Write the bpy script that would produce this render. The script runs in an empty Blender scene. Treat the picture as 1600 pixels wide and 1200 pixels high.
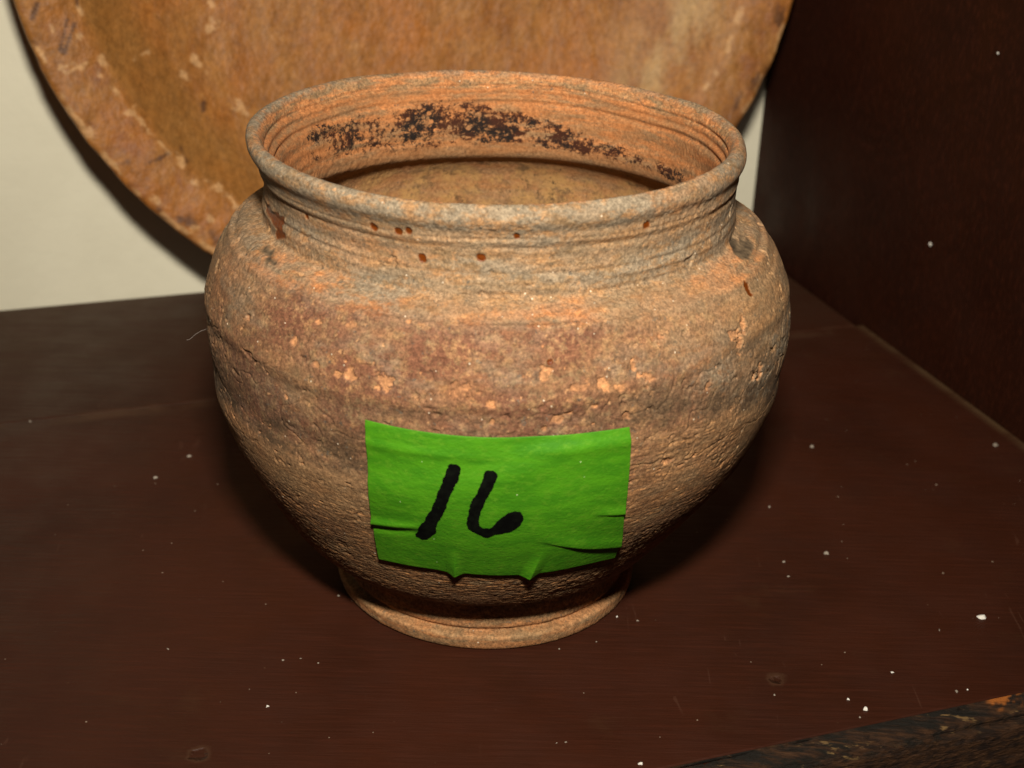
import bpy, bmesh, math, random
import numpy as np
from mathutils import Matrix, Vector
from mathutils.geometry import delaunay_2d_cdt

random.seed(3); np.random.seed(3)
S = bpy.context.scene
U = 0.042                      # metres per modelling unit (rim radius of the pot = 1 unit)

# ------------------------------------------------------------------ camera
F_PX, CAM_D, CAM_H, PITCH, YAW, ROLL = 2223.4, 5.6346, 3.6568, 0.449775, 0.0166854, 0.0339248
cp, sp, cy, sy = math.cos(PITCH), math.sin(PITCH), math.cos(YAW), math.sin(YAW)
fwd = Vector((cp*sy, cp*cy, -sp)); right = Vector((cy, -sy, 0)); up = right.cross(fwd)
r2 = right*math.cos(ROLL) + up*math.sin(ROLL); u2 = up*math.cos(ROLL) - right*math.sin(ROLL)
cam = bpy.data.cameras.new('camera'); co = bpy.data.objects.new('camera', cam); S.collection.objects.link(co)
M = Matrix((r2, u2, -fwd)).transposed().to_4x4(); M.translation = Vector((0, -CAM_D, CAM_H))*U
co.matrix_world = M
cam.sensor_width = 36; cam.lens = F_PX/1600*36; cam.clip_start = 0.01; cam.clip_end = 50
cam.dof.use_dof = True; cam.dof.focus_distance = 5.75*U; cam.dof.aperture_fstop = 27
S.camera = co

# ------------------------------------------------------------------ world + flash
W = bpy.data.worlds.new('World'); S.world = W; W.use_nodes = True
W.node_tree.nodes['Background'].inputs[0].default_value = (1.0, 0.72, 0.45, 1)
W.node_tree.nodes['Background'].inputs[1].default_value = 0.004
S.view_settings.view_transform = 'Standard'; S.view_settings.look = 'None'
S.view_settings.exposure = 0; S.view_settings.gamma = 1
fl = bpy.data.lights.new('camera_flash', 'AREA'); fl.shape = 'RECTANGLE'; fl.size = .62*U; fl.size_y = .36*U
fl.energy = 0.685; fl.color = (1.0, .93, .83); fl.spread = math.radians(108)
fo = bpy.data.objects.new('camera_flash', fl); S.collection.objects.link(fo)
LP = Vector((0.05, -5.35, 5.4))*U; fo.location = LP
fo.rotation_euler = M.to_euler()                     # a shoe-mounted flash points where the lens points

# ------------------------------------------------------------------ helpers
PSI = math.radians(18.5)
AX = np.array([math.cos(PSI), math.sin(PSI), 0]); AY = np.array([-math.sin(PSI), math.cos(PSI), 0]); AZ = np.array([0, 0, 1.])
rng = np.random.RandomState(11)
PERM = np.concatenate([rng.permutation(256)]*3)
GRD = rng.normal(size=(256, 3)); GRD /= np.linalg.norm(GRD, axis=1)[:, None]
def perlin(x, y, z, seed=0):
    x = np.asarray(x, float)+seed*17.31; y = np.asarray(y, float)+seed*5.77; z = np.asarray(z, float)+seed*9.13
    xi, yi, zi = np.floor(x), np.floor(y), np.floor(z)
    fx, fy, fz = x-xi, y-yi, z-zi
    xi, yi, zi = xi.astype(int) & 255, yi.astype(int) & 255, zi.astype(int) & 255
    u, v, w = [t*t*t*(t*(t*6-15)+10) for t in (fx, fy, fz)]
    out = 0
    for dx in (0, 1):
        a = PERM[xi+dx]
        for dy in (0, 1):
            b = PERM[a+yi+dy]
            for dz in (0, 1):
                g = GRD[PERM[b+zi+dz]]
                d = g[..., 0]*(fx-dx)+g[..., 1]*(fy-dy)+g[..., 2]*(fz-dz)
                out = out + d*(u if dx else 1-u)*(v if dy else 1-v)*(w if dz else 1-w)
    return out*1.5
def fbm(x, y, z, octv=4, seed=0, gain=.55):
    t, a, f = 0, 1., 1.
    for k in range(octv):
        t = t + a*perlin(x*f, y*f, z*f, seed+k*3.7); a *= gain; f *= 2.03
    return t
def sst(x, a, b):
    t = np.clip((x-a)/(b-a), 0, 1); return t*t*(3-2*t)
def gauss(x, s): return np.exp(-.5*(x/s)**2)

def link_mesh(name, verts, faces, mat, parent=None, smooth=True, attrs=None):
    """verts in modelling units (N,3); faces (M,k) array or list"""
    me = bpy.data.meshes.new(name)
    V = np.asarray(verts, np.float32)*U
    if isinstance(faces, np.ndarray):
        n, k = faces.shape
        me.vertices.add(len(V)); me.vertices.foreach_set('co', V.ravel())
        me.loops.add(n*k); me.loops.foreach_set('vertex_index', faces.astype(np.int32).ravel())
        me.polygons.add(n); me.polygons.foreach_set('loop_start', np.arange(0, n*k, k, dtype=np.int32))
        me.polygons.foreach_set('loop_total', np.full(n, k, np.int32))
        me.update(calc_edges=True)
    else:
        me.from_pydata(V.tolist(), [], faces); me.update()
    if smooth: me.polygons.foreach_set('use_smooth', np.ones(len(me.polygons), bool))
    for an, av in (attrs or {}).items():
        at = me.attributes.new(an, 'FLOAT', 'POINT'); at.data.foreach_set('value', np.asarray(av, np.float32).ravel())
    me.materials.append(mat)
    o = bpy.data.objects.new(name, me); S.collection.objects.link(o)
    if parent: o.parent = parent
    return o
def grid_faces(nu, nv, wrap=False):
    i = np.arange(nu if wrap else nu-1)[:, None]; j = np.arange(nv-1)[None, :]
    a = i*nv+j; b = ((i+1) % nu)*nv+j
    return np.stack([a, b, b+1, a+1], -1).reshape(-1, 4)
def thing(name, label, cat, loc=(0, 0, 0), group=None):
    o = bpy.data.objects.new(name, None); S.collection.objects.link(o); o.location = Vector(loc)*U
    o['label'] = label; o['category'] = cat
    if group: o['group'] = group
    return o

class Mat:
    """thin wrapper to write node materials in a few words"""
    def __init__(s, name):
        s.m = bpy.data.materials.new(name); s.m.use_nodes = True; s.t = s.m.node_tree; s.b = s.t.nodes['Principled BSDF']
        tc = s.n('ShaderNodeTexCoord'); mp = s.n('ShaderNodeMapping'); mp.inputs['Scale'].default_value = (1/U,)*3
        s.l(tc.outputs['Object'], mp.inputs['Vector']); s.co = mp.outputs['Vector']
    def n(s, t, **k):
        n = s.t.nodes.new(t)
        for a, b in k.items(): setattr(n, a, b)
        return n
    def l(s, a, b): s.t.links.new(a, b)
    def put(s, sock, v):
        if hasattr(v, 'is_linked') or hasattr(v, 'links'): s.l(v, sock)
        else: sock.default_value = v if not (isinstance(v, tuple) and len(v) == 3 and sock.type == 'RGBA') else (*v, 1)
    def vec(s, sx, sy, sz, rot=0):
        mp = s.n('ShaderNodeMapping'); mp.inputs['Scale'].default_value = (sx, sy, sz); mp.inputs['Rotation'].default_value = (0, 0, rot)
        s.l(s.co, mp.inputs['Vector']); return mp.outputs['Vector']
    def noise(s, scale=5, detail=4, rough=.55, vec=None, dist=0):
        n = s.n('ShaderNodeTexNoise'); s.l(vec or s.co, n.inputs['Vector'])
        n.inputs['Scale'].default_value = scale; n.inputs['Detail'].default_value = detail
        n.inputs['Roughness'].default_value = rough; n.inputs['Distortion'].default_value = dist
        return n.outputs['Fac']
    def vor(s, scale, vec=None, feature='F1'):
        n = s.n('ShaderNodeTexVoronoi', feature=feature); s.l(vec or s.co, n.inputs['Vector']); n.inputs['Scale'].default_value = scale
        return n.outputs['Distance']
    def attr(s, name):
        n = s.n('ShaderNodeAttribute', attribute_name=name); return n.outputs['Fac']
    def ramp(s, f, a, b, lo=0., hi=1.):
        n = s.n('ShaderNodeMapRange', interpolation_type='SMOOTHSTEP'); s.l(f, n.inputs[0])
        for i, v in zip((1, 2, 3, 4), (a, b, lo, hi)): n.inputs[i].default_value = v
        return n.outputs[0]
    def math(s, op, a, b=0.):
        n = s.n('ShaderNodeMath', operation=op); s.put(n.inputs[0], a); s.put(n.inputs[1], b); return n.outputs[0]
    def mul(s, a, b): return s.math('MULTIPLY', a, b)
    def mix(s, f, a, b, mode='MIX'):
        n = s.n('ShaderNodeMix', data_type='RGBA', blend_type=mode)
        s.put(n.inputs[0], f); s.put(n.inputs[6], a); s.put(n.inputs[7], b); return n.outputs[2]
    def vary(s, col, f, lo, hi):
        """multiply a colour by lo..hi following f"""
        v = s.ramp(f, .3, .7, lo, hi)
        n = s.n('ShaderNodeVectorMath', operation='SCALE'); s.l(col, n.inputs[0]); s.l(v, n.inputs['Scale']); return n.outputs[0]
    def bump(s, h, dist, strength=1.):
        n = s.n('ShaderNodeBump'); n.inputs['Distance'].default_value = dist*U; n.inputs['Strength'].default_value = strength
        s.l(h, n.inputs['Height']); s.l(n.outputs[0], s.b.inputs['Normal'])
    def done(s, col, rough=.8, spec=.3):
        s.put(s.b.inputs['Base Color'], col); s.put(s.b.inputs['Roughness'], rough); s.put(s.b.inputs['Specular IOR Level'], spec); return s.m

# ------------------------------------------------------------------ materials
def shelf_paint(name, seed, worn=.35, dim=1.):
    m = Mat(name)
    v = m.vec(1, 1, 1, -PSI)
    grain = m.vec(.7, 9, 3, -PSI)
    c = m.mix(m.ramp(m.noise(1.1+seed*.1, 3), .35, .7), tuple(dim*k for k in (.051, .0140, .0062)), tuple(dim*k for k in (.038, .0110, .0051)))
    c = m.mix(m.mul(m.ramp(m.noise(6, 5, .6, grain), .45, .75), .5), c, (.056, .014, .0062))
    c = m.mix(m.mul(m.ramp(m.noise(2.3, 6, .65), .56, .78), worn), c, (.06, .026, .011))
    sp1 = m.ramp(m.vor(9), .045, .02); sp1 = m.mul(sp1, m.ramp(m.noise(3.1, 2), .5, .62))
    c = m.mix(m.mul(sp1, .40 if seed == 0 else 0.), c, (.20, .11, .06))
    scr = m.ramp(m.noise(2.2, 2, .5, m.vec(9, 1.1, 3, -PSI+.5), 1.5), .69, .72)
    c = m.mix(m.mul(scr, m.mul(m.ramp(m.noise(1.3, 2), .5, .6), .25 if seed == 0 else .0)), c, (.11, .05, .03))
    if seed == 0:                       # paint rubbed thin along the side panel, dust lying towards the back
        sx = m.n('ShaderNodeSeparateXYZ'); m.l(v, sx.inputs[0])
        c = m.mix(m.mul(m.ramp(sx.outputs['Y'], 1.2, 3.6), m.ramp(m.noise(2.5, 5, .6, grain), .3, .7, .25, .75)), c, (.058, .034, .018))
        rub = m.mul(m.ramp(sx.outputs['X'], 3.17, 3.26), m.ramp(m.noise(4, 4), .35, .6, .3, 1.))
        c = m.mix(m.mul(rub, m.ramp(sx.outputs['Y'], 2.2, 1.9, .35, .9)), c, (.095, .056, .026))
        jn = m.mul(m.ramp(m.math('ABSOLUTE', m.math('SUBTRACT', sx.outputs['Y'], 2.02)), .09, .02), m.ramp(m.noise(3, 4), .4, .65))
        c = m.mix(m.mul(jn, .7), c, (.075, .036, .018))
    h = m.math('ADD', m.mul(m.noise(5, 5, .6, grain), .7), m.mul(m.noise(60, 3), .12))
    if seed == 0:                       # two knocked dents in the paint
        for px, py_, rad in ((1.229, -.829, .040), (-1.074, -1.37, .035)):
            dv = m.n('ShaderNodeVectorMath', operation='DISTANCE'); m.l(m.co, dv.inputs[0]); dv.inputs[1].default_value = (px, py_, 0)
            dd = m.math('ADD', dv.outputs['Value'], m.mul(m.math('SUBTRACT', m.noise(9, 4), .5), .10))
            h = m.math('SUBTRACT', h, m.mul(m.ramp(dd, rad, rad*.55), 2.6))
            c = m.mix(m.mul(m.ramp(m.math('ABSOLUTE', m.math('SUBTRACT', dd, rad)), .018, .0), .22), c, (.10, .055, .028))
    m.bump(h, .012, .5)
    return m.done(c, m.ramp(m.noise(3, 4), .3, .7, .46, .62), .16 if seed == 0 else .10)
M_SHELF = shelf_paint('maroon_shelf_paint', 0, .35, .80)
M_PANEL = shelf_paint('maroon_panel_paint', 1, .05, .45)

def edge_wood():
    m = Mat('worn_edge_wood')
    g = m.vec(.22, 14, 12, -PSI)
    c = m.mix(m.ramp(m.noise(4, 6, .6, g), .35, .65), (.016, .007, .003), (.058, .024, .008))
    c = m.mix(m.mul(m.ramp(m.noise(2.5, 5, .6, g), .58, .7), .6), c, (.13, .06, .018))
    a = m.attr('worn')
    w = m.mul(a, m.ramp(m.noise(5, 5, .65, m.vec(1, 5, 3, -PSI)), .40, .6))
    c = m.mix(w, c, (.009, .0065, .0035))
    c = m.mix(m.mul(a, m.ramp(m.noise(7, 5, .6, m.vec(1, 4, 3, -PSI)), .60, .68)), c, (.17, .10, .035))
    c = m.mix(m.attr('chip'), c, (.33, .10, .015))
    m.bump(m.noise(5, 6, .65, g), .03, .7)
    return m.done(c, .7, .25)
M_EDGE = edge_wood()

def wall_paint():
    m = Mat('cream_wall_paint')
    c = m.mix(m.ramp(m.noise(2, 4), .35, .65), (.68, .635, .475), (.71, .665, .50))
    m.bump(m.noise(9, 5), .02, .25)
    return m.done(c, .75, .25)
M_WALL = wall_paint()

def bowl_wood():
    m = Mat('carved_bowl_wood')
    g = m.vec(9, 4, 1.2)
    c = m.mix(m.ramp(m.noise(3.2, 7, .68, m.vec(1.6, 1.3, 1)), .30, .70), (.215, .077, .013), (.305, .134, .033))
    c = m.mix(m.ramp(m.noise(1.2, 4, .6), .45, .68), c, (.30, .105, .018))
    c = m.mix(m.mul(m.ramp(m.noise(3.2, 6, .7, m.vec(2.2, 1, .7)), .56, .76), .30), c, (.19, .06, .013))
    c = m.mix(m.mul(m.attr('rimband'), m.ramp(m.noise(5, 6, .7), .48, .66)), c, (.23, .085, .028))
    c = m.mix(m.mul(m.attr('wall'), .55), c, (.205, .095, .021))
    c = m.mix(m.mul(m.attr('pale'), m.ramp(m.noise(2.2, 5, .6, m.vec(2.5, 1, .8)), .36, .62)), c, (.37, .22, .085))  # highlight on the right inner wall, painted as a paler band
    c = m.mix(m.mul(m.ramp(m.noise(9, 6, .75, m.vec(.8, 1, 1.3)), .58, .72), .38), c, (.45, .225, .066))
    c = m.mix(m.attr('scuff'), c, (.56, .33, .145))
    c = m.mix(m.attr('scratch'), c, (.06, .025, .012))
    c = m.vary(c, m.noise(24, 6, .8, m.vec(1.1, 1, .9)), .72, 1.26)
    m.bump(m.math('ADD', m.noise(7, 5, .6, m.vec(1.4, 1, 1)), m.mul(m.noise(40, 3), .2)), .05, .45)
    return m.done(c, .55, .3)
M_BOWL = bowl_wood()

def clay(name, inner=False):
    m = Mat(name)
    band = m.vec(1.6, 1.6, 9)               # wheel-turned horizontal streaks
    n1, n2, n3 = m.noise(2.6, 6, .65, band), m.noise(5.5, 7, .74, m.vec(1, 1, 2.4)), m.noise(21, 6, .74)
    fine = m.noise(66, 4, .78); fine2 = m.noise(130, 2, .6)
    c = m.mix(m.ramp(n1, .36, .64), (.228, .130, .060), (.292, .152, .062))
    c = m.mix(m.mul(m.ramp(n2, .42, .60), .62), c, (.155, .108, .056))            # grey olive film
    c = m.mix(m.mul(m.attr('orange'), m.ramp(m.noise(3.4, 6, .7, band), .40, .58)), c, (.38, .150, .050))
    c = m.mix(m.mul(m.attr('red'), m.ramp(n3, .34, .54)), c, (.140, .057, .029))
    c = m.mix(m.mul(m.attr('red'), m.mul(m.ramp(m.noise(24, 5, .78), .55, .64), .65)), c, (.29, .155, .068))
    c = m.mix(m.mul(m.attr('grey'), m.ramp(m.noise(11, 6, .72, m.vec(1, 1, 2)), .38, .56)), c, (.190, .146, .094))
    c = m.mix(m.mul(m.attr('dark'), m.ramp(m.noise(5, 6, .7, m.vec(1, 1, 2)), .40, .62)), c, (.085, .050, .025))  # clay's darker tones together with shade painted in at the carinations
    c = m.mix(m.mul(m.attr('rough'), m.ramp(m.noise(9, 6, .75, m.vec(1, 1, 3)), .40, .60)), c, (.150, .068, .026))
    c = m.mix(m.mul(m.attr('rough'), m.ramp(m.noise(17, 6, .75, m.vec(.7, .7, 4)), .53, .64)), c, (.47, .215, .075))
    c = m.mix(m.mul(m.ramp(m.noise(30, 3, .6), .64, .70), .7), c, (.38, .20, .088))      # crumbs of tan clay
    c = m.mix(m.mul(m.ramp(m.noise(38, 3, .7), .63, .69), .75), c, (.09, .075, .055))   # grey specks
    c = m.mix(m.ramp(m.vor(16), .07, .045), c, (.50, .40, .28)) if not inner else c
    c = m.mix(m.mul(m.attr('pale'), m.ramp(n2, .3, .6, .5, 1.)), c, (.37, .215, .098))
    c = m.vary(c, m.noise(12, 6, .75, m.vec(.6, .6, 2.6)), .85, 1.15)
    c = m.vary(c, fine, .58, 1.40); c = m.vary(c, fine2, .82, 1.18)
    c = m.mix(m.attr('chip'), c, m.vary(m.mix(m.ramp(m.noise(12, 5, .7), .38, .62), (.50, .235, .095), (.27, .125, .055)), fine, .6, 1.3))
    c = m.mix(m.attr('scab'), c, m.vary(m.mix(0., (.075, .050, .027), (.06, .034, .014)), m.noise(22, 4), .5, 2.0))
    c = m.mix(m.attr('resin'), c, (.11, .024, .002))
    if inner:
        c = m.mix(m.mul(m.ramp(n1, .3, .7, .15, .5), 1.), c, (.25, .085, .022))
        crust = m.ramp(m.math('ADD', m.math('ADD', m.mul(m.noise(9, 9, .88), .75), m.mul(m.noise(40, 5, .85, m.vec(1, 1, 1.4)), .55)), m.mul(m.attr('soot'), .245)), .795, .83)
        crust = m.mul(m.mul(crust, m.ramp(m.attr('soot'), .02, .25)), m.mul(m.ramp(m.vor(21, m.vec(1, 1, 1.2)), .20, .30), m.ramp(m.noise(19, 6, .8, m.vec(1, 1, 1.4)), .40, .47)))
        c = m.mix(crust, c, m.mix(m.ramp(m.noise(7, 3), .4, .6), (.038, .010, .003), (.010, .006, .004)))
        c = m.mix(m.mul(m.attr('floor'), m.ramp(m.noise(6, 8, .8), .40, .60)), c, m.mix(m.ramp(m.noise(13, 6, .8), .5, .6), (.33, .185, .062), (.10, .062, .026)))
    if inner: c = m.mix(m.mul(m.attr('floor'), m.mul(m.ramp(m.noise(20, 6, .8), .54, .59), m.ramp(m.noise(4, 3), .4, .6))), c, (.045, .027, .012))
    ro = m.ramp(m.attr('resin'), 0, 1, .88, .35)
    h = m.math('ADD', m.mul(m.noise(48, 4, .75), .8), m.mul(m.noise(110, 2), .3))
    m.bump(h, .008, .62)
    return m.done(c, ro, .22)
M_CLAY = clay('weathered_clay'); M_CLAY_IN = clay('weathered_clay_inside', True)

def tape_paper():
    m = Mat('green_masking_tape')
    c = m.mix(m.ramp(m.noise(7, 5, .65, m.vec(1, 1, 3)), .35, .66), (.038, .178, .0022), (.062, .238, .0036))
    c = m.mix(m.mul(m.ramp(m.noise(26, 5, .75, m.vec(1, 1, 1.6)), .50, .66), .6), c, (.096, .258, .009))
    c = m.mix(m.mul(m.ramp(m.noise(10, 5, .7, m.vec(1, 1, 2)), .60, .72), .35), c, (.062, .165, .005))
    c = m.mix(m.ramp(m.vor(11), .035, .022), c, (.5, .6, .3))
    m.bump(m.math('ADD', m.noise(55, 3, .7, m.vec(1, 1, 1.4)), m.mul(m.noise(8, 3, .5, m.vec(1, 1, 4)), .25)), .005, .5)
    return m.done(c, .62, .28)
M_TAPE = tape_paper()
def ink():
    m = Mat('black_marker_ink'); c = m.mix(m.ramp(m.noise(30, 3), .4, .7), (.0018, .0018, .0015), (.004, .005, .003))
    c = m.mix(m.mul(m.ramp(m.noise(22, 5, .75, m.vec(1, 1, .6)), .60, .72), .5), c, (.008, .022, .002))
    return m.done(c, .8, .05)
M_INK = ink()
def plain(name, a, b, rough=.8):
    m = Mat(name); return m.done(m.mix(m.noise(30, 3), a, b), rough)
M_FLECK = plain('white_plaster', (.70, .66, .56), (.82, .79, .70))
M_GREY = plain('greyish_plaster', (.20, .165, .12), (.36, .31, .245))
M_DUST = plain('pale_dust', (.12, .075, .045), (.30, .23, .16))
M_LINT = plain('pale_lint', (.28, .25, .22), (.36, .32, .28))
M_CHIPWOOD = plain('bare_chipped_wood', (.25, .085, .015), (.42, .15, .03))

# ------------------------------------------------------------------ back wall (setting)
def quad_slab(name, x0, x1, y0, y1, z0, z1, mat, parent=None, bevel=.012, nx=1):
    """box in the cupboard's own axes with softened edges"""
    bm = bmesh.new(); bmesh.ops.create_cube(bm, size=1)
    for v in bm.verts:
        a, b, c = v.co
        p = AX*(x0+(a+.5)*(x1-x0)) + AY*(y0+(b+.5)*(y1-y0)) + AZ*(z0+(c+.5)*(z1-z0))
        v.co = Vector(p*U)
    if bevel: bmesh.ops.bevel(bm, geom=list(bm.edges), offset=bevel*U, segments=2, affect='EDGES', profile=.6)
    me = bpy.data.meshes.new(name); bm.to_mesh(me); bm.free(); me.materials.append(mat)
    o = bpy.data.objects.new(name, me); S.collection.objects.link(o)
    if parent: o.parent = parent
    return o
wall = quad_slab('wall', -14, 8, 3.705, 4.1, -6, 12, M_WALL, bevel=0); wall['kind'] = 'structure'

# ------------------------------------------------------------------ cupboard: two shelf planks, side panel, worn front edge
cab = thing('cupboard', 'dark maroon painted wooden cupboard shelf with a tall side panel and worn front edge', 'cupboard')
quad_slab('shelf_plank', -9, 3.262, -1.54, 2.050, -.36, 0, M_SHELF, cab, .010)
quad_slab('shelf_plank', -9, 3.215, 2.062, 3.700, -.36, -.004, M_SHELF, cab, .014)
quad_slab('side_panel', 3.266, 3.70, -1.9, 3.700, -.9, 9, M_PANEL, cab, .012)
# worn bare-wood strip along the front of the shelf
nx, prof = 900, []
prof_pts = np.array([(-1.5385, -0.004), (-1.5430, -0.012), (-1.5750, -0.020), (-1.6050, -0.040), (-1.6250, -0.072), (-1.6300, -0.120), (-1.6320, -0.200), (-1.6320, -0.270), (-1.6300, -0.325), (-1.6180, -0.350), (-1.5900, -0.362), (-1.5385, -0.362)])
tt = np.concatenate([[0], np.cumsum(np.linalg.norm(np.diff(prof_pts, axis=0), axis=1))])
ts = np.linspace(0, tt[-1], 46)
py, pz = np.interp(ts, tt, prof_pts[:, 0]), np.interp(ts, tt, prof_pts[:, 1])
xs = np.linspace(-3.2, 3.26, nx)
XX, PY = np.meshgrid(xs, py, indexing='ij'); _, PZ = np.meshgrid(xs, pz, indexing='ij')
wear = np.exp(-((PZ+.03)/.045)**2)
nz = fbm(XX*2.2, PY*8, PZ*14, 5, 2)
PY = PY + wear*np.clip(nz-.05, 0, 1)*.06*(PY < -1.55); PZ = PZ - wear*np.clip(nz, 0, 1)*.035*(PY < -1.55)
PY = PY + .006*fbm(XX*.3, PZ*30, 0*XX, 4, 5)*(PZ < -.08)
chipm = sst(np.abs(XX-1.76), .10, .06)*sst(PZ, -.034, -.02)*sst(fbm(XX*12, PY*30, PZ*30, 3, 9), -.35, .0)
V = XX[..., None]*AX + PY[..., None]*AY + PZ[..., None]*AZ
link_mesh('edge_strip', V.reshape(-1, 3), grid_faces(nx, len(ts))[:, ::-1], M_EDGE, cab,
          attrs={'worn': sst(PZ, -.105, -.06), 'chip': chipm})

# ------------------------------------------------------------------ wooden bowl leaning on the wall
TILT = math.radians(8)
BUP = math.sin(TILT)*AY + math.cos(TILT)*AZ; BN = np.cross(AX, BUP)      # BN points to the wall
BC = 2.6*AY + .60*AX + 2.62*BUP
BN = BN if BN@AY > 0 else -BN
bowl = thing('wooden_bowl', 'large round carved wooden bowl leaning against the cream wall behind the pot', 'bowl', (AX*.6+AY*2.6).tolist())
RB = 2.455
na, ph = 900, np.linspace(-math.pi, math.pi, 901)[:-1]
bp = np.array([(RB-.02, .20), (RB-.004, .08), (RB-.002, .035), (RB-.02, .008), (RB-.05, .0), (RB-.18, .022), (RB-.27, .042), (RB-.32, .062), (RB-.38, .105), (RB-.48, .20), (RB-.60, .29), (RB-.74, .37), (RB-.95, .45), (1.1, .51), (.5, .545), (0.002, .555)])
bo = np.array([(0.002, .66), (.8, .66), (1.2, .655), (1.45, .62), (1.9, .47), (RB-.2, .32), (RB-.02, .20)])
def smooth_poly(P, n, it=2):
    for _ in range(it):
        Q = [P[0]]
        for a, b in zip(P[:-1], P[1:]): Q += [a*.75+b*.25, a*.25+b*.75]
        Q.append(P[-1]); P = np.array(Q)
    t = np.concatenate([[0], np.cumsum(np.linalg.norm(np.diff(P, axis=0), axis=1))]); s = np.linspace(0, t[-1], n)
    return np.stack([np.interp(s, t, P[:, k]) for k in range(P.shape[1])], -1)
inn = smooth_poly(bp, 330); out = smooth_poly(bo, 60)
def bowl_sheet(P):
    A, Rr = np.meshgrid(ph, P[:, 0], indexing='ij'); _, Dp = np.meshgrid(ph, P[:, 1], indexing='ij')
    edge = sst(Rr, 1.6, RB)
    wob = edge*(.012*perlin(np.cos(A)*2.2, np.sin(A)*2.2, 0*A, 4) + .165*np.exp(-.5*((A+math.pi/2)/math.radians(16))**2) + .005*gauss(Rr-RB, .05)*fbm(np.cos(A)*14, np.sin(A)*14, Dp*9, 3, 8))
    R2 = Rr + wob
    x, y = R2*np.cos(A), R2*np.sin(A)
    D2 = Dp + .010*fbm(x*2.2, y*1.1, 0*x, 4, 12) + edge*.02*perlin(x*1.2, y*1.2, 0*x, 3)
    # chisel facets on the rim band
    rim = sst(Rr, RB-.36, RB-.30)
    D2 = D2 + rim*.012*fbm(A*9, Rr*3, 0*A, 4, 14)
    P3 = BC + x[..., None]*AX + y[..., None]*BUP + D2[..., None]*BN - (AX*.6+AY*2.6)
    return A, Rr, x, y, P3
A, Rr, x, y, P3 = bowl_sheet(inn)
SCUFF = [(-160.8, 2.42, .05, .025), (-158.4, 2.331, .059, .014), (-157.6, 2.296, .059, .014), (-161.3, 2.189, .017, .025), (-155.2, 2.186, .034, .017), (-151.9, 2.155, .034, .02), (-148.6, 2.158, .025, .021), (-147.6, 2.152, .021, .017), (-145.3, 2.143, .092, .013), (-141.8, 2.142, .084, .013), (-138.7, 2.128, .025, .021), (-134.7, 2.174, .05, .021), (-130.1, 2.111, .059, .021), (-127.1, 2.127, .042, .017), (-149.3, 2.404, .038, .025), (-136.5, 2.386, .046, .025), (-133.4, 2.435, .059, .017), (-130.5, 2.374, .034, .025), (-129.4, 2.277, .025, .017), (-154.9, 1.415, .059, .029), (-151.1, 1.495, .034, .042), (-146.7, 1.785, .042, .021), (-147.6, 1.673, .059, .025), (-134.5, 1.655, .059, .038), (-154.4, 1.915, .017, .05), (-143.5, 2.42, .06, .012), (-139.5, 2.43, .05, .012), (-163.5, 2.31, .03, .012), (-157.2, 2.25, .02, .012)]
scuff = np.zeros_like(A)
jag = fbm(x*9, y*9, 0*x, 3, 21); jag2 = fbm(x*17, y*17, 0*x, 3, 22)
for k, (a, r, wt, wr) in enumerate(SCUFF):
    da = (A-math.radians(a))*r; dr = Rr-r
    if k in (1, 2): da, dr = dr*1.0, da*1.0          # the two short cross scuffs run across the rim
    scuff = np.maximum(scuff, sst(np.sqrt((da/wt)**2+(dr/wr)**2)+1.2*jag2, 1.05, .35)*.55)
ang_line = (np.abs(Rr-(RB-.32)) < .05)*sst(fbm(A*14, 0*A, 0*A, 3, 31), .12, .35)*.6
scuff = np.maximum(scuff, ang_line*sst(np.abs(Rr-(RB-.325)+.02*jag), .022, .008))
edgel = sst(fbm(A*11, 0*A, 0*A, 3, 33), .1, .35)*sst(np.abs(Rr-(RB-.03)+.012*jag), .025, .008)*.55
scuff = np.maximum(scuff, edgel)
scr = np.zeros_like(A)
def scratch(p, q, w):
    (a0, r0), (a1, r1) = p, q
    P0 = np.array([r0*math.cos(math.radians(a0)), r0*math.sin(math.radians(a0))]); P1 = np.array([r1*math.cos(math.radians(a1)), r1*math.sin(math.radians(a1))])
    d = P1-P0; t = np.clip(((x-P0[0])*d[0]+(y-P0[1])*d[1])/(d@d), 0, 1)
    return sst(np.hypot(x-P0[0]-t*d[0], y-P0[1]-t*d[1])+.008*jag, w, w*.3)
for p, q, w in [((-164.1, 2.217), (-160.6, 2.32), .014), ((-163.2, 2.19), (-160.0, 2.31), .010), ((-167.2, 2.338), (-165.5, 2.392), .014), ((-140.1, 2.151), (-141.2, 2.263), .016), ((-141.0, 1.8), (-140.2, 1.83), .02), ((-167, 2.12), (-165.4, 2.14), .012), ((-139.2, 2.08), (-137.2, 2.11), .014)]:
    scr = np.maximum(scr, scratch(p, q, w)*.8)
scr = np.maximum(scr, sst(np.abs(Rr-(RB-.07)), .09, .02)*sst(fbm(x*6, y*6, 0*x, 4, 41), .22, .5)*.75)
scr = np.maximum(scr, sst(Rr, RB-.09, RB-.01)*sst(np.cos(A-math.radians(-22)), .90, .97)*sst(fbm(x*6, y*6, 0*x, 4, 43), .1, .45)*.6)
link_mesh('inside', P3.reshape(-1, 3), grid_faces(na, len(inn), True), M_BOWL, bowl,
          attrs={'scuff': scuff, 'scratch': scr, 'rimband': sst(Rr, RB-.33, RB-.28)*.8, 'wall': sst(Rr, RB-.70, RB-.55)*sst(Rr, RB-.30, RB-.38)*sst(np.cos(A-math.radians(-145)), .2, .8),
                 'pale': gauss(Rr-1.88, .13)*sst(np.cos(A-math.radians(-22)), .80, .97)})  # pale: painted highlight where the right inner wall catches the flash
A, Rr, x, y, P3 = bowl_sheet(out)
z0 = np.zeros_like(A)
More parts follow.
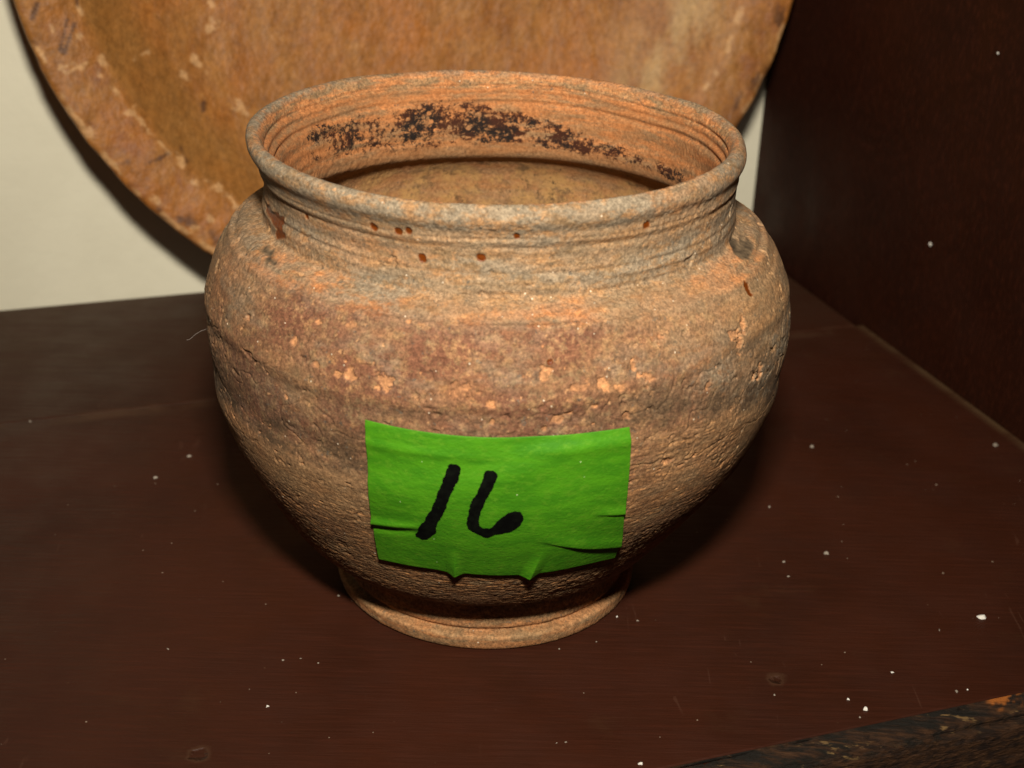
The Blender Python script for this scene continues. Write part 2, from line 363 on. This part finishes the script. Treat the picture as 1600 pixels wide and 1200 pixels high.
link_mesh('outside', P3.reshape(-1, 3), grid_faces(na, len(out), True), M_BOWL, bowl, attrs={k: z0 for k in ('scuff', 'scratch', 'rimband', 'wall', 'pale')})

# ------------------------------------------------------------------ the clay pot
pot = thing('clay_pot', 'small weathered brown clay pot with a wide mouth and green tape numbered 16', 'pot')
PO = [(.02, .004), (.60, .0), (.665, .0), (.682, .012), (.686, .045), (.686, .064), (.682, .073), (.672, .077), (.656, .078), (.642, .081), (.641, .090), (.652, .097), (.653, .11), (.650, .14), (.648, .2), (.650, .25), (.668, .285), (.715, .305), (.795, .316), (.826, .335), (.880, .40), (.948, .5), (1.008, .6), (1.068, .7), (1.119, .8), (1.160, .9), (1.191, 1.0), (1.210, 1.1), (1.222, 1.2), (1.229, 1.3), (1.226, 1.4), (1.219, 1.46), (1.196, 1.53), (1.168, 1.6), (1.128, 1.662), (1.085, 1.702), (1.040, 1.722), (.998, 1.736), (.974, 1.752), (.968, 1.785), (.963, 1.84), (.960, 1.89), (.966, 1.93), (.975, 1.965), (.984, 1.995), (.990, 2.005), (.996, 2.014), (1.003, 2.026), (1.007, 2.042), (1.005, 2.062), (.998, 2.077), (.984, 2.088)]
PI = [(.966, 2.090), (.950, 2.082), (.938, 2.055), (.918, 2.0), (.905, 1.94), (.897, 1.87), (.893, 1.80), (.897, 1.735), (.915, 1.69), (.985, 1.66), (1.045, 1.60), (1.075, 1.54), (1.085, 1.45), (1.08, 1.3), (1.03, 1.1), (.98, .9), (.88, .72), (.72, .56), (.5, .45), (.25, .41), (.003, .40)]
full = smooth_poly(np.array(PO+PI), 6000, 2)
seg = np.linalg.norm(np.diff(full, axis=0), axis=1); ARC = np.concatenate([[0], np.cumsum(seg)])
tan = np.gradient(full, axis=0); tan /= np.linalg.norm(tan, axis=1)[:, None]
NRM = np.stack([tan[:, 1], -tan[:, 0]], -1)            # outward normal for the outside run
def arc_at(r, z):
    return ARC[np.argmin((full[:, 0]-r)**2+(full[:, 1]-z)**2)]
A_FOOT, A_UNDER, A_GROOVE, A_CREST = arc_at(.02, .004), arc_at(.715, .305), arc_at(.988, 2.004), arc_at(.974, 2.089)
A_NECKIN, A_END = arc_at(.926, 2.02), ARC[-1]
ZC, SC = [0, .393, .785, 1.18, 1.57, 1.865, 2.077], [0, -.028, .012, .027, .024, .02, -.005]
L1T = ([-180, -163, -144, -126, -90, -68, -59, -42, -20, 0, 180], [1.40, 1.392, 1.408, 1.39, 1.42, 1.453, 1.474, 1.515, 1.498, 1.48, 1.40])
L2T = ([-180, -154, -113, -95, -80, -67, -51, -40, -23, 0, 180], [1.08, 1.077, 1.087, 1.15, 1.29, 1.320, 1.303, 1.249, 1.136, 1.10, 1.08])
HOLES = [(-137.5, 1.912, .0085, .0089), (-116.5, 1.962, .0135, .0134), (-110.7, 1.968, .0135, .0119), (-108.3, 1.974, .0108, .0119), (-106.5, 1.871, .0122, .0149), (-93.7, 1.89, .0135, .0119), (-85.8, 1.978, .0108, .0119), (-57.0, 1.976, .0135, .0134), (-33.0, 1.658, .0155, .0178), (-81.14, 1.585, .0108, .0089)]
PATCH = [(-163.53, 1.818), (-158.58, 1.851), (-157.39, 1.828), (-152.07, 1.854), (-151.18, 1.845), (-148.67, 1.856), (-148.24, 1.833), (-150.07, 1.814), (-148.83, 1.798), (-147.42, 1.796), (-147.43, 1.777), (-152.22, 1.751), (-153.58, 1.763), (-152.38, 1.787), (-154.7, 1.79), (-157.12, 1.801), (-162.67, 1.802)]
SCAB_A = [(-16.84, 1.762), (-16.19, 1.746), (-18.44, 1.736), (-13.03, 1.742), (-11.31, 1.738), (-15.01, 1.732), (-12.84, 1.729), (-14.11, 1.722), (-16.45, 1.713), (-19.16, 1.714), (-21.24, 1.713), (-23.55, 1.712), (-26.5, 1.719), (-25.88, 1.725), (-25.57, 1.731), (-23.35, 1.741), (-21.22, 1.755)]
SCAB_B = [(-152.15, 1.729), (-151.6, 1.733), (-149.52, 1.729), (-149.05, 1.734), (-147.09, 1.728), (-146.82, 1.724), (-144.62, 1.721), (-143.39, 1.721), (-142.44, 1.715), (-143.39, 1.713), (-144.86, 1.714), (-144.93, 1.71), (-144.55, 1.706), (-145.54, 1.706), (-146.81, 1.713), (-147.01, 1.719), (-149.2, 1.72), (-150.55, 1.718)]
CHIPS = [(-142.21, 1.541, .0162, .0155), (-123.73, 1.624, .0243, .0124), (-117.35, 1.639, .0243, .0124), (-128.54, 1.542, .0108, .0155), (-109.24, 1.486, .027, .0248), (-97.16, 1.507, .027, .0279), (-96.69, 1.483, .0162, .0155), (-81.62, 1.56, .0243, .0186), (-82.08, 1.539, .0162, .0155), (-78.73, 1.524, .0135, .0186), (-74.62, 1.526, .0243, .0311), (-76.37, 1.495, .0324, .0124), (-72.2, 1.507, .0162, .0217), (-66.58, 1.561, .0216, .0248), (-64.06, 1.51, .0297, .0186), (-68.75, 1.475, .0189, .0186), (-64.13, 1.464, .0081, .0093), (-41.65, 1.518, .0243, .0342), (-39.67, 1.553, .0081, .0373), (-38.71, 1.588, .0108, .0186), (-34.66, 1.355, .0135, .0279), (-36.87, 1.337, .0135, .0217), (-79.79, 1.382, .0243, .0155), (-77.66, 1.403, .0243, .0124), (-67.75, 1.368, .0189, .0155), (-90.95, 1.441, .0162, .0155), (-90.68, 1.38, .0162, .0124), (-58.87, 1.145, .0351, .0124), (-52.39, 1.126, .0135, .0093), (-55.37, 1.102, .0216, .0093), (-115.47, 1.482, .0189, .0155), (-118.12, 1.476, .0162, .0155), (-106.33, 1.68, .0135, .0093), (-122.7, 1.483, .0162, .0124), (-129.48, 1.311, .0108, .0124), (-82.22, 1.35, .0135, .0124), (-50.96, 1.397, .0081, .0186), (-60.31, 1.62, .0243, .0155), (-73.58, 1.421, .0135, .0093), (-120.83, 1.396, .0081, .0248)]
rr = np.random.RandomState(5)
for _ in range(45):
    CHIPS.append((rr.uniform(-170, -10), rr.normal(1.42, .16), rr.uniform(.003, .007), rr.uniform(.003, .007)))
for _ in range(45):
    CHIPS.append((rr.choice([rr.uniform(-165, -115), rr.uniform(-65, -15)]), rr.uniform(.7, 1.15), rr.uniform(.006, .018), rr.uniform(.003, .007)))

def base_surface(th, s):
    """th radians, s arc length along the profile -> r, z, nr, nz"""
    r, z = np.interp(s, ARC, full[:, 0]), np.interp(s, ARC, full[:, 1])
    return r, z, np.interp(s, ARC, NRM[:, 0]), np.interp(s, ARC, NRM[:, 1])

def pot_points(th, s, detail=True):
    r, z, nr, nz = base_surface(th, s)
    deg = np.degrees(th); deg = np.where(deg > 180, deg-360, np.where(deg < -180, deg+360, deg))
    c, sn = np.cos(th), np.sin(th)
    outer = s < A_CREST
    z1, z2 = np.interp(deg, *L1T), np.interp(deg, *L2T)
    body = sst(z, .30, .40)*outer
    X, Y = r*c, r*sn
    d = .010*perlin(X*1.5, Y*1.5, z*1.5, 2)*sst(z, .1, .5)*sst(z, 2.1, 1.9)
    d = d + .005*perlin(c*3.1, sn*3.1, z*.5, 5)*sst(z, 1.9, 2.0)
    # carinations left by turning and scraping
    d = d + body*(.0055*gauss(z-z1-.015, .022) - .005*gauss(z-z1+.035, .030))
    d = d + body*(-.010*gauss(z-z2-.05, .045) + .010*gauss(z-z2+.05, .05))*(.6+.8*perlin(c*2.3, sn*2.3, 0*z, 9))
    # grooves round the shoulder and neck
    wv = .012*perlin(c*2, sn*2, z*2, 13)
    for zz, am, w in ((1.752, -.007, .008), (1.716, .005, .008), (1.700, -.006, .006), (1.684, .005, .007), (1.640, -.004, .006), (1.83, -.004, .006), (1.80, .003, .007), (1.962, -.003, .005), (1.955, .004, .012), (1.925, -.003, .006), (1.86, -.003, .01), (1.655, -.003, .01)):
        d = d + outer*am*gauss(z+wv-zz, w)*(1+.9*perlin(c*3, sn*3, 0*z, zz*10))
    neck = sst(z, 1.62, 1.74)*sst(z, 2.03, 1.98)*outer
    inneck = (~outer)*sst(z, 1.70, 1.78)
    rid = perlin(c*1.1, sn*1.1, (z+wv)*24, 17)
    d = d + neck*.0045*rid + inneck*(.006*perlin(c*1.0, sn*1.0, z*26, 19) - .010*gauss(z+wv-2.028, .006) - .010*gauss(z+wv-1.992, .007) - .008*gauss(z+wv-1.955, .006) + .006*gauss(z+wv-1.974, .008))
    rough = body*sst(z, 1.0, .85)*.35 + body*sst(z-z2, .0, -.07)*.65
    rough = np.clip(rough*(.72+.6*fbm(c*3, sn*3, z*3, 2, 60)), 0, 1)
    masks = {}
    if detail:
        # sandy grain everywhere, dragged scraping texture low on the belly
        g1 = fbm(X*34, Y*34, z*34, 3, 23, .65)
        drag = fbm(c*10+z*1.5, sn*10, z*88, 4, 29, .66)
        d = d + (.0004+.0022*sst(fbm(X*1.7, Y*1.7, z*2.6, 3, 83), -.35, .45))*g1*(1-.3*rough) + rough*(.0048*(-np.abs(drag)+.25) + .0012*perlin(X*62, Y*62, z*70, 37))
        pit = fbm(X*11, Y*11, z*15, 3, 41)
        d = d - (.003+.005*sst(z, 1.1, 1.3))*sst(pit, .55, .8)*outer*sst(z, 1.95, 1.85)
        # cracks in the grey skin, left belly
        cr = np.abs(fbm(X*3.2, Y*3.2, z*5.0, 3, 43))
        d = d - .004*sst(cr, .05, .0)*body*sst(z, .95, 1.1)*sst(z, 1.6, 1.45)
    jx, jz = fbm(X*15, Y*15, z*17, 4, 47, .7), fbm(X*13, Y*13, z*13, 3, 53)
    def spots(L, e0=1.15, e1=.8, jag=.55):
        m = np.zeros_like(z)
        for a, zz, wa, wz in L:
            near = (np.abs(z-zz) < wz*2.5+.01) & outer
            if not near.any(): continue
            da = (deg-a); da = np.where(da > 180, da-360, np.where(da < -180, da+360, da))
            q = np.sqrt((np.radians(da)*r/wa)**2+((z-zz)/wz)**2)+jag*jx*np.clip(wz/.015, .3, 1.3)
            m = np.where(near, np.maximum(m, sst(q, e0, e1)), m)
        return m
    def inside_poly(poly, w=.005):
        """soft mask of a ragged outline given in (degrees, height)"""
        m = np.zeros_like(z); q = np.array(poly); k = .0169
        near = (deg > q[:, 0].min()-3) & (deg < q[:, 0].max()+3) & (z > q[:, 1].min()-.04) & (z < q[:, 1].max()+.04) & outer
        if not near.any(): return m
        px, py = deg[near]*k, z[near]; q = q*np.array([k, 1.]); ins = np.zeros(px.shape, bool); dist = np.full(px.shape, 9.)
        for a, b in zip(q, np.roll(q, -1, 0)):
            dd = b-a; t = np.clip(((px-a[0])*dd[0]+(py-a[1])*dd[1])/max(dd@dd, 1e-12), 0, 1)
            dist = np.minimum(dist, np.hypot(px-a[0]-t*dd[0], py-a[1]-t*dd[1]))
            if a[1] != b[1]: ins ^= ((a[1] > py) != (b[1] > py)) & (px < (b[0]-a[0])*(py-a[1])/(b[1]-a[1])+a[0])
        m[near] = sst(np.where(ins, dist, -dist), -w, w); return m
    if detail:
        chip = spots(CHIPS, 1.0, .62, 1.1)*.74; resin = spots(HOLES, 1.35, 1.15, .45); resin = np.maximum(resin, inside_poly(PATCH)); scab = np.maximum(inside_poly(SCAB_A), inside_poly(SCAB_B))
        d = d - .013*chip*(.8+.5*jz) - .005*resin - .006*scab*(1+.8*jz)
        lowf = lambda sc, sd: fbm(X*sc, Y*sc, z*sc*1.6, 3, sd)
        masks['chip'], masks['resin'], masks['scab'] = chip, resin, scab
        orange = np.where(outer, (gauss(z+wv-1.725, .015)+.8*gauss(z+wv-1.690, .012))*(.25+.9*sst(lowf(2, 61), -.2, .3))*sst(np.cos(np.radians(deg+75)), -.1, .5) + .3*sst(lowf(2.2, 63), .1, .4) + .6*sst(z, .25, .12), sst(z, 1.7, 1.8)*.9)
        masks['orange'] = np.clip(orange, 0, 1)
        front = sst(np.cos(np.radians(deg+103)), .25, .9)
        masks['red'] = np.clip(body*sst(z, 1.74, 1.66)*sst(z, .95, 1.15)*np.clip(front*(.85+.6*lowf(2.5, 65)), 0, 1)
                               + body*sst(z, 1.1, .9)*.45*sst(lowf(2.2, 66), -.1, .3), 0, 1)
        rimtop = np.where(outer, sst(z, 1.985, 2.01), sst(z, 2.06, 2.085))
        masks['grey'] = np.clip(rimtop*(.85+.3*np.cos(np.radians(deg+120)))*(.9+.5*lowf(2.5, 67)) + body*sst(z-z1, .02, -.05)*sst(z-z2, -.03, .05)*(.35+.8*sst(lowf(3, 71), -.1, .35))*(1-.8*front) + neck*(.45+.5*sst(perlin(c*1.6, sn*1.6, z*9, 79), -.1, .35)) + body*gauss(z-1.54, .07)*.42*sst(lowf(3.4, 80), -.02, .3), 0, 1)
        dark = body*gauss(z-z2-.03, .05)*sst(np.abs(np.cos(np.radians(deg))), .1, .7)*.85 + rough*.35*sst(lowf(4, 73), .0, .4) + outer*sst(z, .33, .25)*.4*sst(z, .085, .1)  # painted shade above the lower carination, plus darker scraped patches and upper foot
        dark = dark + body*sst(z-z1, .006, -.02)*sst(z-z2, -.04, .02)*(.42+.20*sst(lowf(3, 84), -.2, .3))*(1-.25*sst(z-z1, -.10, -.02))  # browner clay under the upper carination, with its shade mixed into the colour
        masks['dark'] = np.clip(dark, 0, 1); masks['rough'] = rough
        # soot crust on the far inside of the neck
        backA = np.where(deg < -90, deg+360, deg)
        up_lim = np.interp(backA, [20, 45, 62, 80, 97, 105, 125, 142, 155, 170], [1.80, 1.80, 1.83, 1.90, 1.955, 1.975, 1.935, 1.93, 1.945, 1.86])
        lo_lim = np.interp(backA, [20, 45, 62, 80, 97, 110, 125, 142, 155, 170], [1.74, 1.745, 1.755, 1.775, 1.77, 1.76, 1.74, 1.79, 1.80, 1.82])
        ens = np.interp(backA, [0, 18, 35, 60, 85, 100, 116, 124, 134, 148, 158, 175], [0, .65, .85, .96, .95, .92, .82, .68, .70, .84, .6, 0])*(.85+.35*fbm(c*5, sn*5, z*9, 2, 90))
        inside = (~outer)
        masks['soot'] = np.clip(inside*sst(z, lo_lim-.05, lo_lim+.015)*sst(z, up_lim+.04, up_lim-.03)*ens, 0, 1)
        d = d - inside*0 
        masks['floor'] = inside*sst(z, 1.72, 1.60)*.8
        masks['pale'] = outer*gauss(z-.071, .006)*.45 + body*sst(z-z2, .0, -.05)*sst(z-z2, -.34, -.14)*.42*sst(np.abs(np.cos(np.radians(deg))), .25, .55)*(.6+.6*sst(lowf(4, 85), -.2, .3)) + body*sst(z, 1.52, 1.60)*sst(z, 1.86, 1.74)*sst(np.cos(np.radians(deg+25)), .6, .95)*.22
    R2, Z2 = r+d*nr, z+d*nz
    Z2 = np.where(s < A_UNDER, np.maximum(Z2, 0.001), Z2)
    # rim is not quite level or round
    Z2 = Z2 + sst(z, 1.6, 2.05)*(.006*np.cos(2*th+.6)+.004*perlin(c*2, sn*2, 0*z, 77))
    sh = np.interp(z, ZC, SC)
    P = np.stack([sh+R2*c, R2*sn, Z2], -1)
    return P, masks

def pot_sheet(name, ths, s0, s1, n, mat):
    s = np.linspace(s0, s1, n)
    T, SS = np.meshgrid(ths, s, indexing='ij')
    P, mk = pot_points(T, SS)
    return link_mesh(name, P.reshape(-1, 3), grid_faces(len(ths), n, True), mat, pot, attrs=mk)
def angles(lo, hi, n_dense, n_rest):
    a = np.radians(np.linspace(lo, hi, n_dense)); b = np.radians(np.linspace(hi, lo+360, n_rest+2)[1:-1])
    return np.concatenate([a, b])
FRONT = angles(-192, 12, 1250, 120); BACK = angles(-12, 192, 900, 100); ALL = np.radians(np.linspace(-180, 180, 1501)[:-1])
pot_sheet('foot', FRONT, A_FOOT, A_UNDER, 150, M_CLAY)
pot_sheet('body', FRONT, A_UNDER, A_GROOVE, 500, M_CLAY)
pot_sheet('rim', ALL, A_GROOVE, A_NECKIN, 60, M_CLAY)
pot_sheet('interior', BACK, A_NECKIN, A_END, 300, M_CLAY_IN)

# ------------------------------------------------------------------ green tape stuck on the belly, with its number
zo = full[(ARC > A_UNDER) & (ARC < A_GROOVE)]; so = ARC[(ARC > A_UNDER) & (ARC < A_GROOVE)]
def s_of_z(z): return np.interp(z, zo[:, 1], so)
def tape_lift(deg, z):
    o = .010 + .003*perlin(deg*.12, z*3, 0*z, 3)
    hang = sst(z, .74, .60)
    o = o + .004*hang
    for a0, w, am in ((-96.2, 2.0, .020), (-80.4, 2.3, .023)):                       # two tented puckers at the lower edge
        t = np.clip(1-np.abs(deg-a0-(z-.62)*(6 if a0 > -90 else -4))/w, 0, 1)
        o = o + am*t**1.3*sst(z, .80, .60)
    zc = np.interp(deg, [-114, -105, -98, -90], [.846, .872, .892, .90])             # soft fold, left half
    fade = sst(deg, -99, -110)
    o = o + fade*(.012*gauss(z-zc-.012, .014) - .007*gauss(z-zc+.020, .016))
    zr = np.interp(deg, [-82, -75, -69, -60], [.845, .800, .762, .722])              # sharp lipped fold, right
    fr = sst(deg, -83, -70)
    o = o + fr*(.013*np.where(z > zr, gauss(z-zr, .034), gauss(z-zr, .006)))
    zq = np.interp(deg, [-72, -65], [.958, .937])
    o = o + sst(deg, -72.5, -67)*(.009*np.where(z > zq, gauss(z-zq, .018), gauss(z-zq, .006)))
    o = o + .006*gauss(z-(1.262+.0006*(deg+90)), .02)*sst(deg, -95, -75)+.004*gauss(z-1.24, .014)*sst(deg, -80, -105)
    return o
def tape_points(deg, z, extra=0.):
    P, _ = pot_points(np.radians(deg), s_of_z(z), False)
    r, zz, nr, nz = base_surface(np.radians(deg), s_of_z(z))
    o = tape_lift(deg, z)+extra
    n = np.stack([nr*np.cos(np.radians(deg)), nr*np.sin(np.radians(deg)), nz], -1)
    n2 = n.copy()
    return P + o[..., None]*n2
nu, nv = 420, 260
uu, vv = np.meshgrid(np.linspace(0, 1, nu), np.linspace(0, 1, nv), indexing='ij')
zt = 1.331 - .008*np.sin(math.pi*uu)
spike = lambda a0, a: np.clip(1-np.abs(a-a0)/3.2, 0, 1)
a_nom = -112.3+uu*45
zb = .630 + .004*np.sin(uu*9) - .008*spike(-96.2, -113+uu*53) - .008*spike(-80.4, -113+uu*53)
zz = zt+(zb-zt)*vv
aL = np.interp(zz, [.63, .8, 1.03, 1.34], [-113.5, -113.1, -112.3, -112.2]); aR = np.interp(zz, [.60, .738, .92, 1.1, 1.34], [-60.0, -62.4, -65.16, -66.4, -67.6])
jg = .10*perlin(zz*30, 0*zz, 0*zz, 3)
aa = (aL+jg)+(aR+jg*.7-aL-jg)*uu
top = tape_points(aa, zz)
tl = link_mesh('tape_label', np.concatenate([top.reshape(-1, 3)]), grid_faces(nu, nv)[:, ::-1], M_TAPE, pot)
so_ = tl.modifiers.new('thickness', 'SOLIDIFY'); so_.thickness = .004*U; so_.offset = -1
tl['label'] = 'bright green masking tape label with handwritten black number 16'
ONE = [(-97.62, 1.207), (-96.95, 1.21), (-96.14, 1.207), (-95.87, 1.198), (-95.76, 1.182), (-96.2, 1.141), (-96.82, 1.11), (-96.91, 1.095), (-97.39, 1.072), (-97.87, 1.034), (-98.08, 1.013), (-99.14, .95), (-99.77, .92), (-100.12, .891), (-99.86, .887), (-100.0, .873), (-100.82, .854), (-101.59, .83), (-102.5, .819), (-103.29, .821), (-103.62, .828), (-104.28, .836), (-104.15, .845), (-103.53, .861), (-103.34, .889), (-102.65, .914), (-101.84, .934), (-101.9, .943), (-101.4, .97), (-100.85, .988), (-100.08, 1.039), (-99.71, 1.06), (-99.63, 1.08), (-98.86, 1.116), (-98.91, 1.129), (-98.41, 1.161), (-97.89, 1.198)]
SIX = [(-91.7, 1.187), (-90.92, 1.193), (-89.97, 1.187), (-89.67, 1.175), (-89.68, 1.159), (-90.21, 1.131), (-90.55, 1.105), (-91.26, 1.062), (-91.73, 1.026), (-92.22, .989), (-92.36, .959), (-92.29, .938), (-91.87, .923), (-91.2, .918), (-90.04, .921), (-89.51, .941), (-88.61, .973), (-87.01, 1.003), (-85.76, 1.007), (-85.09, 1.0), (-84.62, .983), (-84.5, .962), (-84.96, .932), (-85.75, .913), (-86.72, .898), (-87.88, .892), (-89.05, .889), (-89.91, .877), (-90.77, .864), (-91.31, .87), (-91.86, .883), (-92.46, .887), (-93.37, .897), (-94.05, .911), (-94.36, .926), (-94.46, .955), (-94.27, .981), (-94.04, 1.018), (-93.93, 1.042), (-93.48, 1.065), (-93.03, 1.083), (-92.85, 1.099), (-92.37, 1.129), (-92.04, 1.158), (-92.0, 1.173)]
def digit(name, outline):
    P = np.array(outline)*np.array([.021, 1.])          # degrees -> about the same units as height
    # subdivide the outline a little and rough it like felt-pen on crepe paper
    D = []
    rg = np.random.RandomState(4)
    for a, b in zip(P, np.roll(P, -1, 0)):
        k = max(1, int(np.linalg.norm(b-a)/.007))
        for j in range(k): D.append(a+(b-a)*j/k)
    D = np.array(D)
    D[1:-1] = D[1:-1]*.5+(D[:-2]+D[2:])*.25
    D = D+rg.normal(size=D.shape)*.0011
    lo, hi = D.min(0), D.max(0); G = []
    for gx in np.arange(lo[0], hi[0], .008):
        for gy in np.arange(lo[1], hi[1], .008): G.append((gx+rg.uniform(-.001, .001), gy+rg.uniform(-.001, .001)))
    pts = [Vector(p) for p in D]+[Vector(g) for g in G]
    n = len(D); edges = [(i, (i+1) % n) for i in range(n)]
    vs, _, fs, *_ = delaunay_2d_cdt(pts, edges, [list(range(n))], 1, 1e-6)
    vs = np.array([tuple(v) for v in vs]); fs = [list(f) for f in fs]
    used = sorted({i for f in fs for i in f}); rm = {o: i for i, o in enumerate(used)}
    vs = vs[used]; fs = [[rm[i] for i in f] for f in fs]
    Q = tape_points(vs[:, 0]/.021, vs[:, 1], .0022)
    o = link_mesh(name, Q, fs, M_INK, tl)
    me = o.data
    nsum = Vector((0, 0, 0))
    for p in me.polygons: nsum += p.normal
    if nsum.y > 0: me.flip_normals()
    return o
o = digit('digit', ONE); o['label'] = 'slanted handwritten black 1'
o = digit('digit', SIX); o['label'] = 'handwritten black 6 with an open loop'

# a wisp of lint on the pot's left side
def tube(name, pts, rad, mat, parent):
    pts = np.array(pts); n = len(pts); k = 6; V = []
    for i in range(n):
        t = pts[min(i+1, n-1)]-pts[max(i-1, 0)]; t /= np.linalg.norm(t)
        a = np.cross(t, [0, .3, 1]); a /= np.linalg.norm(a); b = np.cross(t, a)
        for j in range(k): V.append(pts[i]+rad*(math.cos(2*math.pi*j/k)*a+math.sin(2*math.pi*j/k)*b))
    F = [[i*k+j, i*k+(j+1) % k, (i+1)*k+(j+1) % k, (i+1)*k+j] for i in range(n-1) for j in range(k)]
    return link_mesh(name, V, F, mat, parent)
tube('lint_fibre', [(-1.185+.02*0, -.16, 1.235), (-1.215, -.17, 1.228), (-1.24, -.18, 1.215), (-1.262, -.19, 1.196), (-1.270, -.19, 1.193), (-1.277, -.19, 1.192)], .0004, M_LINT, pot)

# ------------------------------------------------------------------ crumbs of plaster and dust on the shelf
def fleck(name, loc, w, h, t, rot, seed, label, group, mat=M_FLECK, up=None):
    rg = np.random.RandomState(seed); n = 7; w *= .66; h *= .66; t *= .6
    a = np.linspace(0, 2*math.pi, n, endpoint=False)+rg.uniform(-.2, .2, n); q = rg.uniform(.38, 1.25, n)
    bx, by = w*q*np.cos(a), h*q*np.sin(a)
    px, py_ = bx*math.cos(rot)-by*math.sin(rot), bx*math.sin(rot)+by*math.cos(rot)
    V = [(x, y, 0.0005) for x, y in zip(px, py_)]+[(x*.72, y*.72, t*rg.uniform(.6, 1.1)) for x, y in zip(px, py_)]+[(0, 0, t*1.15)]
    if up is not None: V = [tuple(v[0]*AY+v[1]*AZ-v[2]*AX) for v in V]
    F = [[i, (i+1) % n, n+(i+1) % n, n+i] for i in range(n)]+[[n+i, n+(i+1) % n, 2*n] for i in range(n)]+[list(range(n))[::-1]]
    o = link_mesh(name, V, F, mat, None, smooth=False); o.location = Vector(loc)*U
    o['label'] = label; o['category'] = 'fleck'
    if group: o['group'] = group
    return o
GS = 'white flecks on the shelf'
FL = [(2.232, -.343, .032, .022), (2.012, -.449, .016, .006), (1.726, -.762, .010, .009), (1.498, -.949, .012, .013), (1.555, -1.013, .018, .020), (1.523, -1.062, .008, .007), (1.966, -.882, .020, .010), (2.015, -.867, .009, .008), (1.774, 1.248, .022, .020), (2.807, 1.32, .026, .022), (1.629, .159, .022, .020), (1.413, -.049, .010, .014), (1.414, .077, .010, .012), (1.429, .587, .020, .012), (-1.331, -.717, .014, .006), (-.855, -1.08, .014, .010), (-.837, -.778, .010, .009), (-.765, -.762, .008, .004), (-.689, -.79, .008, .006), (-.657, -.295, .013, .012), (-1.58, .958, .018, .020), (-1.705, .719, .018, .022), (-2.517, 1.301, .014, .014), (.324, -.652, .008, .007), (.486, -.595, .007, .006), (.587, -.406, .010, .009), (.676, -.432, .010, .009), (.294, -1.26, .006, .005), (.33, -1.255, .006, .007), (.614, -1.371, .020, .014), (1.199, -.931, .014, .008)]
LABELS = ['largest jagged white flake, lying on the shelf below the side panel', 'thin white splinter just in front of the largest jagged flake', 'lone white crumb right of the dent, well behind the worn front edge',
 'rearmost white crumb of the close trio near the worn front edge', 'biggest white crumb of the close trio near the worn front edge', 'smallest white crumb of the trio, nearest the worn front edge',
 'wider white crumb of the pair touching the chipped end of the worn edge', 'narrower white crumb of the pair touching the chipped end of the worn edge', 'roundish pale crumb on the shelf behind, right of the pot belly',
 'white crumb on the shelf at the foot of the side panel', 'pale crumb in the middle of the bare shelf right of the pot foot', 'nearer crumb of the pale pair right of the pot shadow', 'farther crumb of the pale pair right of the pot shadow',
 'pale crumb lying at the outer edge of the pot shadow, right side', 'lone white splinter on the empty shelf left of the pot foot', 'brightest white crumb on the front left of the shelf',
 'left crumb of the row of three in front of the pot shadow', 'middle crumb of the row of three in front of the pot shadow', 'right crumb of the row of three in front of the pot shadow', 'pale crumb touching the left side of the pot foot',
 'farther pale crumb of the two beside the pot belly, left side', 'nearer pale crumb of the two beside the pot belly, left side', 'tiny tan crumb far left on the shelf near the plank joint',
 'white crumb in front of the pot foot, leftmost of the four beside it', 'white crumb second from the left of the four beside the pot foot', 'white crumb closest to the right side of the pot foot', 'white crumb rightmost of the four beside the pot foot',
 'left speck of the tiny pair near the bottom middle of the shelf', 'right speck of the tiny pair near the bottom middle of the shelf', 'white crumb where the worn front edge enters at the bottom', 'pale crumb just in front of the dent in the shelf paint']
for i, (x, y, w, h) in enumerate(FL):
    fleck('fleck', (x, y, 0), w, h, min(w, h)*.8, i*1.3, 40+i, LABELS[i], GS, M_FLECK if i in (0, 2, 3, 4, 7, 15, 25, 29) else M_GREY)
for (yy, z, w, h, lab) in ((1.483, .764, .022, .030, 'white fleck stuck on the dark side panel'), (1.171, 1.985, .012, .012, 'tiny pale fleck high on the dark side panel')):
    fleck('fleck', AX*3.2655+AY*yy+AZ*z, w, h, .010, .6, 90+int(z*10), lab, None, up=True)
# uncountable dust
rg = np.random.RandomState(8); DV, DF = [], []
for _ in range(220):
    X_, Y_ = rg.uniform(-3.5, 3.2), rg.uniform(-1.48, 3.0)
    p = AX*X_+AY*Y_; w = rg.uniform(.0014, .0042)*(1.4 if rg.rand() < .08 else 1); b = len(DV); a0 = rg.uniform(0, 6)
    for k in range(4): DV.append((p[0]+w*math.cos(a0+k*1.57)*rg.uniform(.6, 1.5), p[1]+w*math.sin(a0+k*1.57), .0004))
    DV.append((p[0], p[1], .0004+w*.8))
    DF += [[b+k, b+(k+1) % 4, b+4] for k in range(4)]
d = link_mesh('dust', DV, DF, M_DUST, None, smooth=False); d['kind'] = 'stuff'
